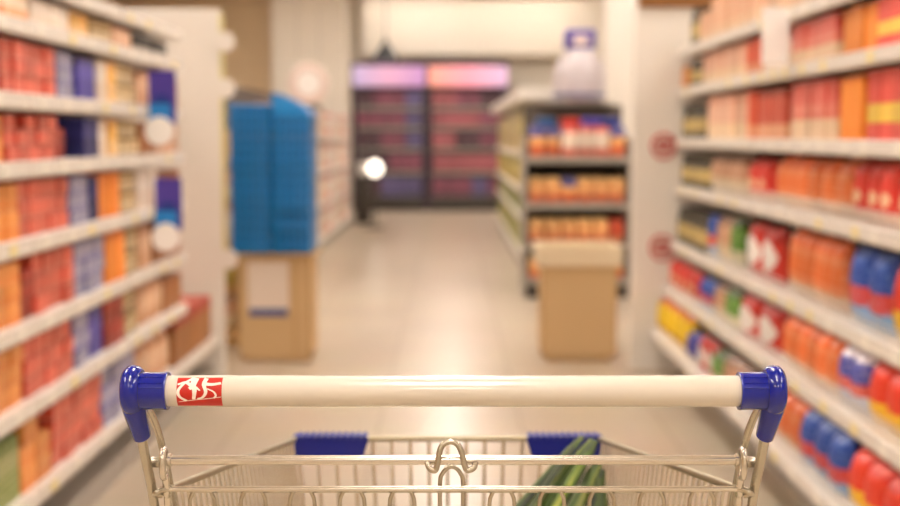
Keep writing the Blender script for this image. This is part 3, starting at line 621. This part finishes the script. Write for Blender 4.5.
# ------------------------------------------------------------------ the trolley
CX = .003
cart = thing('shopping_cart', 'wire shopping trolley with a cream handle bar and blue end caps', 'shopping cart', (CX, 1.4, 0))
O = Vector((-CX, -1.4, 0))
def A(px, py, Y): return at(px, py, Y)+O
HY = 1.103; HC = at(450, 391, HY); hz = HC.z; hy = HY-1.4
xl, xr = at(168.2, 391, HY).x-CX, at(738.8, 391, HY).x-CX
hxw = (xr-xl)/2; xl, xr = -hxw, hxw
R = .0139
def part(name, bm, m, smooth=True, parent=None, label=None): return build(name, bm, m, parent or cart, smooth, label)
b = bmesh.new(); lathe(b, [(R-.002, xl), (R, xl+.0005), (R, xr-.0005), (R-.002, xr)], 40, (0, hy, hz), axis='x')
hb = part('handle_bar', b, M['handle'], label='cream handle bar')
# logo wrapped on the bar
def wrap(u, v, off):
    """u metres along the bar, v metres up around the front of the bar"""
    a = v/R
    return Vector((u, hy-(R+off)*math.cos(a), hz+(R+off)*math.sin(a)))
lx0, lx1 = xl+.0105, xl+.0505; lv0, lv1 = math.asin(-.82)*R, math.asin(.93)*R
b = bmesh.new(); nx, nv = 4, 16
g = [[b.verts.new(wrap(lx0+(lx1-lx0)*i/nx, lv0+(lv1-lv0)*j/nv, o_)) for j in range(nv+1)] for o_ in (.0002,) for i in range(nx+1)]
for i in range(nx):
    for j in range(nv): b.faces.new((g[i][j], g[i+1][j], g[i+1][j+1], g[i][j+1]))
lg = part('logo', b, M['red'], parent=hb, label='red rectangle logo with white strokes')
def V(s): return math.asin(max(-.99, min(.99, s)))*R
def stroke(pts, w):
    P = catmull(pts, 6); b_ = stroke.b; n = len(P); L_, R_ = [], []
    for i, p in enumerate(P):
        q = P[min(i+1, n-1)]-P[max(i-1, 0)]; q.normalize(); nn = Vector((-q.y, q.x))
        ww = w[0]+(w[1]-w[0])*i/(n-1)
        for sgn, arr in ((1, L_), (-1, R_)):
            c = Vector((p.x, p.y))+nn*sgn*ww/2
            u = lx0+(lx1-lx0)*min(1, max(0, c.x)); s = -.82+(.93+.82)*min(1, max(0, c.y))
            arr.append(b_.verts.new(wrap(u, V(s), .0004)))
    for i in range(n-1): b_.faces.new((L_[i], L_[i+1], R_[i+1], R_[i]))
stroke.b = bmesh.new()
v3 = lambda L_: [(x, y, 0) for x, y in L_]
stroke(v3([(.33, .97), (.16, .83), (.04, .6), (.07, .38), (.22, .22)]), (.06, .07))       # big open C
stroke(v3([(.02, .8), (.2, .86), (.36, .72)]), (.05, .1))
stroke(v3([(.4, .99), (.36, .75), (.4, .6), (.38, .28)]), (.16, .07))                       # upright stroke
stroke(v3([(.28, .66), (.4, .72), (.52, .6)]), (.1, .04))
stroke(v3([(.64, .98), (.6, .8), (.65, .55), (.58, .36), (.46, .3)]), (.1, .05))
stroke(v3([(.6, .82), (.78, .8), (.98, .84)]), (.1, .07))
stroke(v3([(.68, .66), (.82, .56), (.87, .42), (.82, .32)]), (.04, .05))
stroke(v3([(.04, .18), (.35, .25), (.65, .3), (.99, .37)]), (.018, .022))                   # thin diagonal
part('logo_lettering', stroke.b, M['print'], parent=hb, smooth=False)
# end caps
for s in (-1, 1):
    b = bmesh.new()
    q = xl if s < 0 else xr
    # sleeve
    lathe(b, [(R, q+s*-.0005), (.0168, q-s*.0005), (.0172, q+s*.0008), (.0168, q+s*.003), (.0168, q+s*.027), (.012, q+s*.028)], 32, (0, hy, hz), axis='x')
    # fins along the sleeve
    for a in (.35, .62, 1.0): 
        y_, z_ = hy-.0168*math.cos(a), hz+.0168*math.sin(a)
        tube(b, [(q+s*.002, y_, z_), (q+s*.028, y_, z_)], .0006, 6)
    # elbow that turns down over the frame tube
    xc = q+s*.0275
    pts = catmull([(xc+s*.003, hy+.000, hz+.006), (xc+s*.003, hy, hz), (xc+s*.0033, hy, hz-.008), (xc+s*.0033, hy+.001, hz-.016), (xc+s*.0022, hy+.006, hz-.028), (xc+s*.0004, hy+.014, hz-.0445)], 6)
    n = len(pts)
    rr = []
    for i in range(n):
        f_ = i/(n-1)
        rr.append(.0122-.0042*max(0, (f_-.35)/.65))
    tube(b, pts, rr, 22, sq=1.15)
    xo = q+s*.0322
    lathe(b, [(.004, xo-s*.0095), (.0185, xo-s*.009), (.0212, xo-s*.006), (.0226, xo-s*.001), (.0218, xo+s*.0035), (.0185, xo+s*.0068), (.012, xo+s*.0084), (.004, xo+s*.009)], 34, (0, hy, hz+.0008), axis='x')
    # raised moulding ring on the outer face
    part('end_cap', b, M['blue'], label='glossy blue end cap')
    # handle arm tube
    X0 = xc+s*.001
    b = bmesh.new()
    p = [(X0, hy+.010, hz-.036), (X0+s*.0005, hy+.030, hz-.07), (X0+s*.0015, hy+.06, hz-.115), (X0, hy+.085, hz-.2), (X0-s*.003, hy+.11, hz-.34), (X0-s*.004, hy+.19, hz-.62), (X0-s*.004, hy+.24, hz-.78)]
    tube(b, catmull(p, 6), .0046, 14); part('frame_tube', b, M['steel'])
    # inner bent tube rising behind the cap
    b = bmesh.new(); X1 = X0-s*.0115
    p = [(X1+s*.0125, hy+.026, hz-.004), (X1+s*.0115, hy+.028, hz-.012), (X1+s*.0098, hy+.032, hz-.022), (X1+s*.006, hy+.04, hz-.036), (X1+s*.0025, hy+.052, hz-.06), (X1, hy+.078, hz-.115), (X1-s*.001, hy+.1, hz-.2), (X1-s*.001, hy+.12, hz-.42)]
    tube(b, catmull(p, 6), .0036, 12); part('frame_tube', b, M['steel'])
# rods across the rear gate
r1 = [A(172, 460, 1.15), A(740, 460, 1.15)]; r2 = [A(166, 489, 1.158), A(744, 489, 1.158)]
hw1 = (r1[1].x-r1[0].x)/2; hw2 = (r2[1].x-r2[0].x)/2
b = bmesh.new(); tube(b, [(-hw1, r1[0].y, r1[0].z), (hw1, r1[0].y, r1[0].z)], .0046, 14); part('hinge_rod', b, M['chrome'])
b = bmesh.new(); tube(b, [(-hw2, r2[0].y, r2[0].z), (hw2, r2[0].y, r2[0].z)], .0028, 12); part('gate_rod', b, M['chrome'])
# child-seat flap wires: inverted U loops hanging from the gate rod
for i, cx in enumerate((202, 253, 302, 352, 402, 502, 552, 602, 652, 702)):
    a, z2 = A(cx-12.5, 487, 1.162), A(cx+12.5, 487, 1.162)
    y_, zt = a.y, a.z-.001; xa, xb = a.x, z2.x; k = (xb-xa)
    p = [(xa, y_+.002, zt-.34), (xa, y_, zt-.06), (xa, y_, zt-.018), (xa+k*.08, y_, zt-.007), (xa+k*.3, y_, zt-.0005), (xa+k*.7, y_, zt-.0005), (xb-k*.08, y_, zt-.007), (xb, y_, zt-.018), (xb, y_, zt-.06), (xb, y_+.002, zt-.34)]
    b = bmesh.new(); tube(b, catmull(p, 5), .0019, 10); part('wire_loop', b, M['steel'])
a, z2 = A(440, 469, 1.164), A(463, 469, 1.164); y_, zt, xa, xb = a.y, a.z, a.x, z2.x; k = xb-xa
p = [(xa, y_+.002, zt-.35), (xa, y_, zt-.06), (xa, y_, zt-.014), (xa+k*.12, y_, zt-.004), (xa+k*.35, y_, zt+.0015), (xa+k*.65, y_, zt+.0015), (xb-k*.12, y_, zt-.004), (xb, y_, zt-.014), (xb, y_, zt-.06), (xb, y_+.002, zt-.35)]
b = bmesh.new(); tube(b, catmull(p, 5), .0021, 10); part('tall_wire_loop', b, M['steel'])
# horizontal wires lower in the flap
b = bmesh.new()
for dz in (.06, .12, .18, .24, .3, .34): tube(b, [(-hw2+.03, r2[0].y+.004, r2[0].z-dz), (hw2-.03, r2[0].y+.004, r2[0].z-dz)], .0019, 8)
part('flap_wire', b, M['steel'])
# added wire standing in for the shadow line just under the rod
b = bmesh.new(); tube(b, [(-hw2+.02, r2[0].y+.008, r2[0].z-.0045), (hw2-.02, r2[0].y+.008, r2[0].z-.0045)], .0016, 8); part('flap_wire', b, M['steel'])
# bent hook clip over the hinge rod
hp = [(427.5, 463, 1.146), (428.5, 467, 1.143), (432, 470, 1.141), (435.5, 470, 1.141), (437.5, 463, 1.141), (439.5, 452, 1.142), (443, 444.5, 1.144), (450, 441.6, 1.145), (457, 444, 1.144), (461.5, 452, 1.142), (464, 463, 1.141), (466.5, 469.5, 1.141), (470, 470, 1.141), (474, 467.5, 1.143), (475.5, 463, 1.146)]
b = bmesh.new(); tube(b, catmull([A(*q) for q in hp], 4), .0028, 12); part('hook_clip', b, M['steel'])
# links at both ends of the rods
for s in (-1, 1):
    b = bmesh.new(); x_ = s*(hw1+.0045); zc = r1[0].z
    n = 20; tube(b, [(x_, r1[0].y-.002+.0075*math.cos(2*PI*k/n), zc-.003+.0135*math.sin(2*PI*k/n)) for k in range(n)], .0032, 10, closed=True)
    for dz in (.004,): lathe(b, [(.002, x_-s*.008), (.0062, x_-s*.0065), (.0062, x_-s*.0035), (.002, x_-s*.0025)], 16, (0, r1[0].y, zc), axis='x')
    part('hinge_link', b, M['chrome'])
    b = bmesh.new(); lathe(b, [(.002, x_+s*.003), (.0052, x_+s*.0035), (.0052, x_+s*.0115), (.0045, x_+s*.0125), (.001, x_+s*.0125)], 18, (0, r1[0].y, zc-.002), axis='x')
    part('bolt', b, M['steel'])
    b = bmesh.new(); zz = r2[0].z-.002
    tube(b, catmull([(s*(hw2-.004), r2[0].y, zz+.002), (s*(hw2+.002), r2[0].y-.004, zz+.002), (s*(hw2+.006), r2[0].y-.006, zz), (s*(hw2+.0085), r2[0].y, zz-.003), (s*(hw2+.003), r2[0].y+.004, zz-.005)], 5), .0031, 12)
    part('hinge_link', b, M['steel'])
    # gate side wire that drops from the link
    b = bmesh.new(); tube(b, catmull([(x_, r1[0].y+.003, zc-.012), (x_-s*-.0005, r1[0].y+.009, zc-.035), (x_-s*-.001, r1[0].y+.016, zc-.07), (x_, r1[0].y+.03, zc-.38)], 5), .0036, 12); part('gate_side_wire', b, M['chrome'])
# basket: rim, front, sides, bottom
nl, fl = A(170, 489, 1.17), A(290, 438.5, 1.76)
nw, fw = -nl.x, -fl.x; ny, fy, nz, fz = nl.y, fl.y, nl.z, fl.z
nr, fr = A(740, 486, 1.17), A(606, 438.5, 1.76); nw = (nr.x-nl.x)/2; fw = .2205; fx = -.0065
b = bmesh.new()
rim = [(-nw, ny, nz), (fx-fw-.005, fy-.04, fz+.004), (fx-fw, fy-.008, fz), (fx-fw+.012, fy, fz), (fx+fw-.012, fy, fz), (fx+fw, fy-.008, fz), (fx+fw+.005, fy-.04, fz+.004), (nw, ny, nz)]
tube(b, rim, .0042, 12); part('basket_rim', b, M['rimwire'])
zb_f, zb_n = .50, .44; by_f, by_n = fy-.07, ny+.03
bw_f, bw_n = fw-.035, nw-.05
b = bmesh.new(); n = 17
for i in range(n):
    f_ = i/(n-1)*2-1
    tube(b, [(fx+f_*(fw-.006), fy, fz), (fx+f_*(bw_f), by_f, zb_f)], .0025, 8)
for k in (.35, .7, 1.0):
    w_k = fw+(bw_f-fw)*k; tube(b, [(fx-w_k, fy+(by_f-fy)*k+.003, fz+(zb_f-fz)*k), (fx+w_k, fy+(by_f-fy)*k+.003, fz+(zb_f-fz)*k)], .0028, 8)
part('front_grid', b, M['chrome'])
for s in (-1, 1):
    b = bmesh.new(); n = 30
    for i in range(n):
        f_ = i/(n-1)
        tube(b, [(fx*f_+s*(nw+(fw-nw)*f_), ny+(fy-ny)*f_*.98, nz+(fz-nz)*f_), (fx*f_+s*(bw_n+(bw_f-bw_n)*f_), by_n+(by_f-by_n)*f_, zb_n+(zb_f-zb_n)*f_)], .0019, 8)
    for k in (.4, .75, 1.0):
        tube(b, [(s*(nw+(bw_n-nw)*k+.002), ny+(by_n-ny)*k, nz+(zb_n-nz)*k), (fx+s*(fw+(bw_f-fw)*k+.002), fy+(by_f-fy)*k, fz+(zb_f-fz)*k)], .0024, 8)
    part('side_grid', b, M['chrome'])
b = bmesh.new()
for i in range(20):
    f_ = i/19*2-1; tube(b, [(f_*bw_n, by_n, zb_n), (fx+f_*bw_f, by_f, zb_f)], .0022, 8)
for i in range(7):
    f_ = i/6; w_k = bw_n+(bw_f-bw_n)*f_; y_ = by_n+(by_f-by_n)*f_; z_ = zb_n+(zb_f-zb_n)*f_-.003; tube(b, [(-w_k, y_, z_), (w_k, y_, z_)], .0028, 8)
part('basket_bottom', b, M['chrome'])
# blue bumpers clipped on the front corners
for s in (-1, 1):
    xo, xi = fx+s*(fw+.003), fx+s*(fw-.109)
    b = bmesh.new()
    zt, zb = fz+.004, fz-.031
    prof = [(xo, zt), (xi, zt), (xi+s*.011, zb), (xo-s*.004, zb)]
    fr_ = [b.verts.new((x, fy-.009, z)) for x, z in prof]; bk = [b.verts.new((x, fy+.02, z)) for x, z in prof]
    b.faces.new(fr_); b.faces.new(bk)
    for i in range(4): b.faces.new((fr_[i], fr_[(i+1) % 4], bk[(i+1) % 4], bk[i]))
    bmesh.ops.bevel(b, geom=b.edges[:], offset=.003, segments=2, affect='EDGES')
    for k in range(11):
        xx = xi+(xo-xi)*(k+.8)/12
        box(b, xx-.0022, xx+.0022, fy-.011, fy+.018, zt-.003, zt+.0022, bev=.0006)
    part('corner_bumper', b, M['blue_matte'], label='blue plastic corner bumper')
# chassis and castors
b = bmesh.new()
for s in (-1, 1):
    tube(b, catmull([(s*(.262), hy+.24, hz-.78), (s*.255, hy+.3, .18), (s*.235, .1, .17), (s*.2, .32, .16)], 5), .011, 14)
    tube(b, catmull([(s*bw_n, by_n+.1, zb_n-.005), (s*(bw_n+.01), by_n+.14, .3), (s*.245, by_n+.16, .18)], 5), .008, 12)
tube(b, [(-.2, .32, .16), (.2, .32, .16)], .011, 14); tube(b, [(-.258, hy+.28, .19), (.258, hy+.28, .19)], .011, 14)
part('chassis', b, M['steel'])
for s in (-1, 1):
    for (x, y) in ((s*.255, hy+.29), (s*.2, .31)):
        b = bmesh.new(); tube(b, [(x, y, .16), (x, y, .12)], .009, 12); box(b, x-.018, x-.014, y-.015, y+.045, .05, .122); box(b, x+.014, x+.018, y-.015, y+.045, .05, .122); box(b, x-.018, x+.018, y-.02, y+.03, .118, .124)
        cs = part('castor', b, M['steel'])
        b = bmesh.new(); lathe(b, [(.02, x-.011), (.055, x-.011), (.06, x-.007), (.06, x+.007), (.055, x+.011), (.02, x+.011)], 28, (0, y+.02, .06), axis='x'); part('wheel', b, M['rubber'], parent=cs)

# ------------------------------------------------------------------ leeks in the basket
bun = thing('leek_bunch', 'bunch of long green leeks leaning in the trolley basket', 'vegetable', at(470, 790, 1.42))
org = bun.location.copy()
def stalk(x0, y0, x1, y1, Y0, Y1, r0, r1, bend=(0, 0), flat=.6):
    k = (815-y1)/(y0-y1)     # the root ends rest on the basket floor
    x0, y0, Y0, r0 = x1+(x0-x1)*k, 815, Y0-.07, r1+(r0-r1)*1.55
    p0, p1 = at(x0, y0, Y0), at(x1, y1, Y1); mid = (p0+p1)/2+Vector((bend[0], 0, bend[1]))
    P = catmull([p0-org, (p0*.75+p1*.25)+Vector((bend[0]*.6, 0, bend[1]*.6))-org, mid-org, (p0*.25+p1*.75)+Vector((bend[0]*.6, 0, bend[1]*.6))-org, p1-org], 6)
    n = len(P); R_ = [r0+(r1-r0)*i/(n-1) for i in range(n)]
    R_[-1] *= .6; R_[0] *= .7
    # build in a local frame whose z runs along the leaf so the veins follow it
    b = bmesh.new(); tube(b, P, R_, 14, sq=flat)
    d = (p1-p0).normalized(); q = d.to_track_quat('Z', 'Y'); mi = q.to_matrix().to_4x4().inverted()
    bmesh.ops.transform(b, matrix=mi, verts=b.verts)
    o = build('stalk', b, M['leek'], bun, smooth=True); o.rotation_mode = 'QUATERNION'; o.rotation_quaternion = q
    return o
for q in ((478, 552, 582, 437, 1.42, 1.69, .0125, .0075, (.008, .006)), (505, 556, 592, 440, 1.43, 1.68, .0145, .0085, (.004, .002)), (530, 558, 596, 441, 1.42, 1.67, .014, .007, (.0, -.004)),
          (494, 560, 574, 448, 1.40, 1.66, .013, .006, (.004, .0)), (552, 560, 598, 462, 1.43, 1.64, .015, .010, (-.002, 0)), (520, 565, 588, 452, 1.39, 1.64, .013, .0065, (0, -.004)),
          (575, 565, 602, 470, 1.47, 1.63, .0135, .009, (.006, 0)), (600, 560, 598, 478, 1.5, 1.62, .012, .010, (.008, 0)), (548, 565, 586, 484, 1.38, 1.58, .013, .010, (.0, 0))):
    stalk(*q)

# ------------------------------------------------------------------ camera, world
cam = bpy.data.cameras.new('camera'); co = bpy.data.objects.new('camera', cam); C.objects.link(co)
cam.sensor_width = 36; cam.lens = 50; co.location = (0, 0, CAMZ); co.rotation_euler = (PI/2-PITCH, 0, 0)
cam.dof.use_dof = True; cam.dof.focus_distance = 1.13; cam.dof.aperture_fstop = 3.9; cam.dof.aperture_blades = 0
cam.clip_start = .05; cam.clip_end = 100
bpy.context.scene.camera = co
w = bpy.data.worlds.new('world'); bpy.context.scene.world = w; w.use_nodes = True
w.node_tree.nodes['Background'].inputs[0].default_value = lin('#fff4ec'); w.node_tree.nodes['Background'].inputs[1].default_value = .3
vs = bpy.context.scene.view_settings; vs.view_transform = 'Standard'; vs.look = 'None'; vs.exposure = 0.86; vs.gamma = 1; vs.use_curve_mapping = False
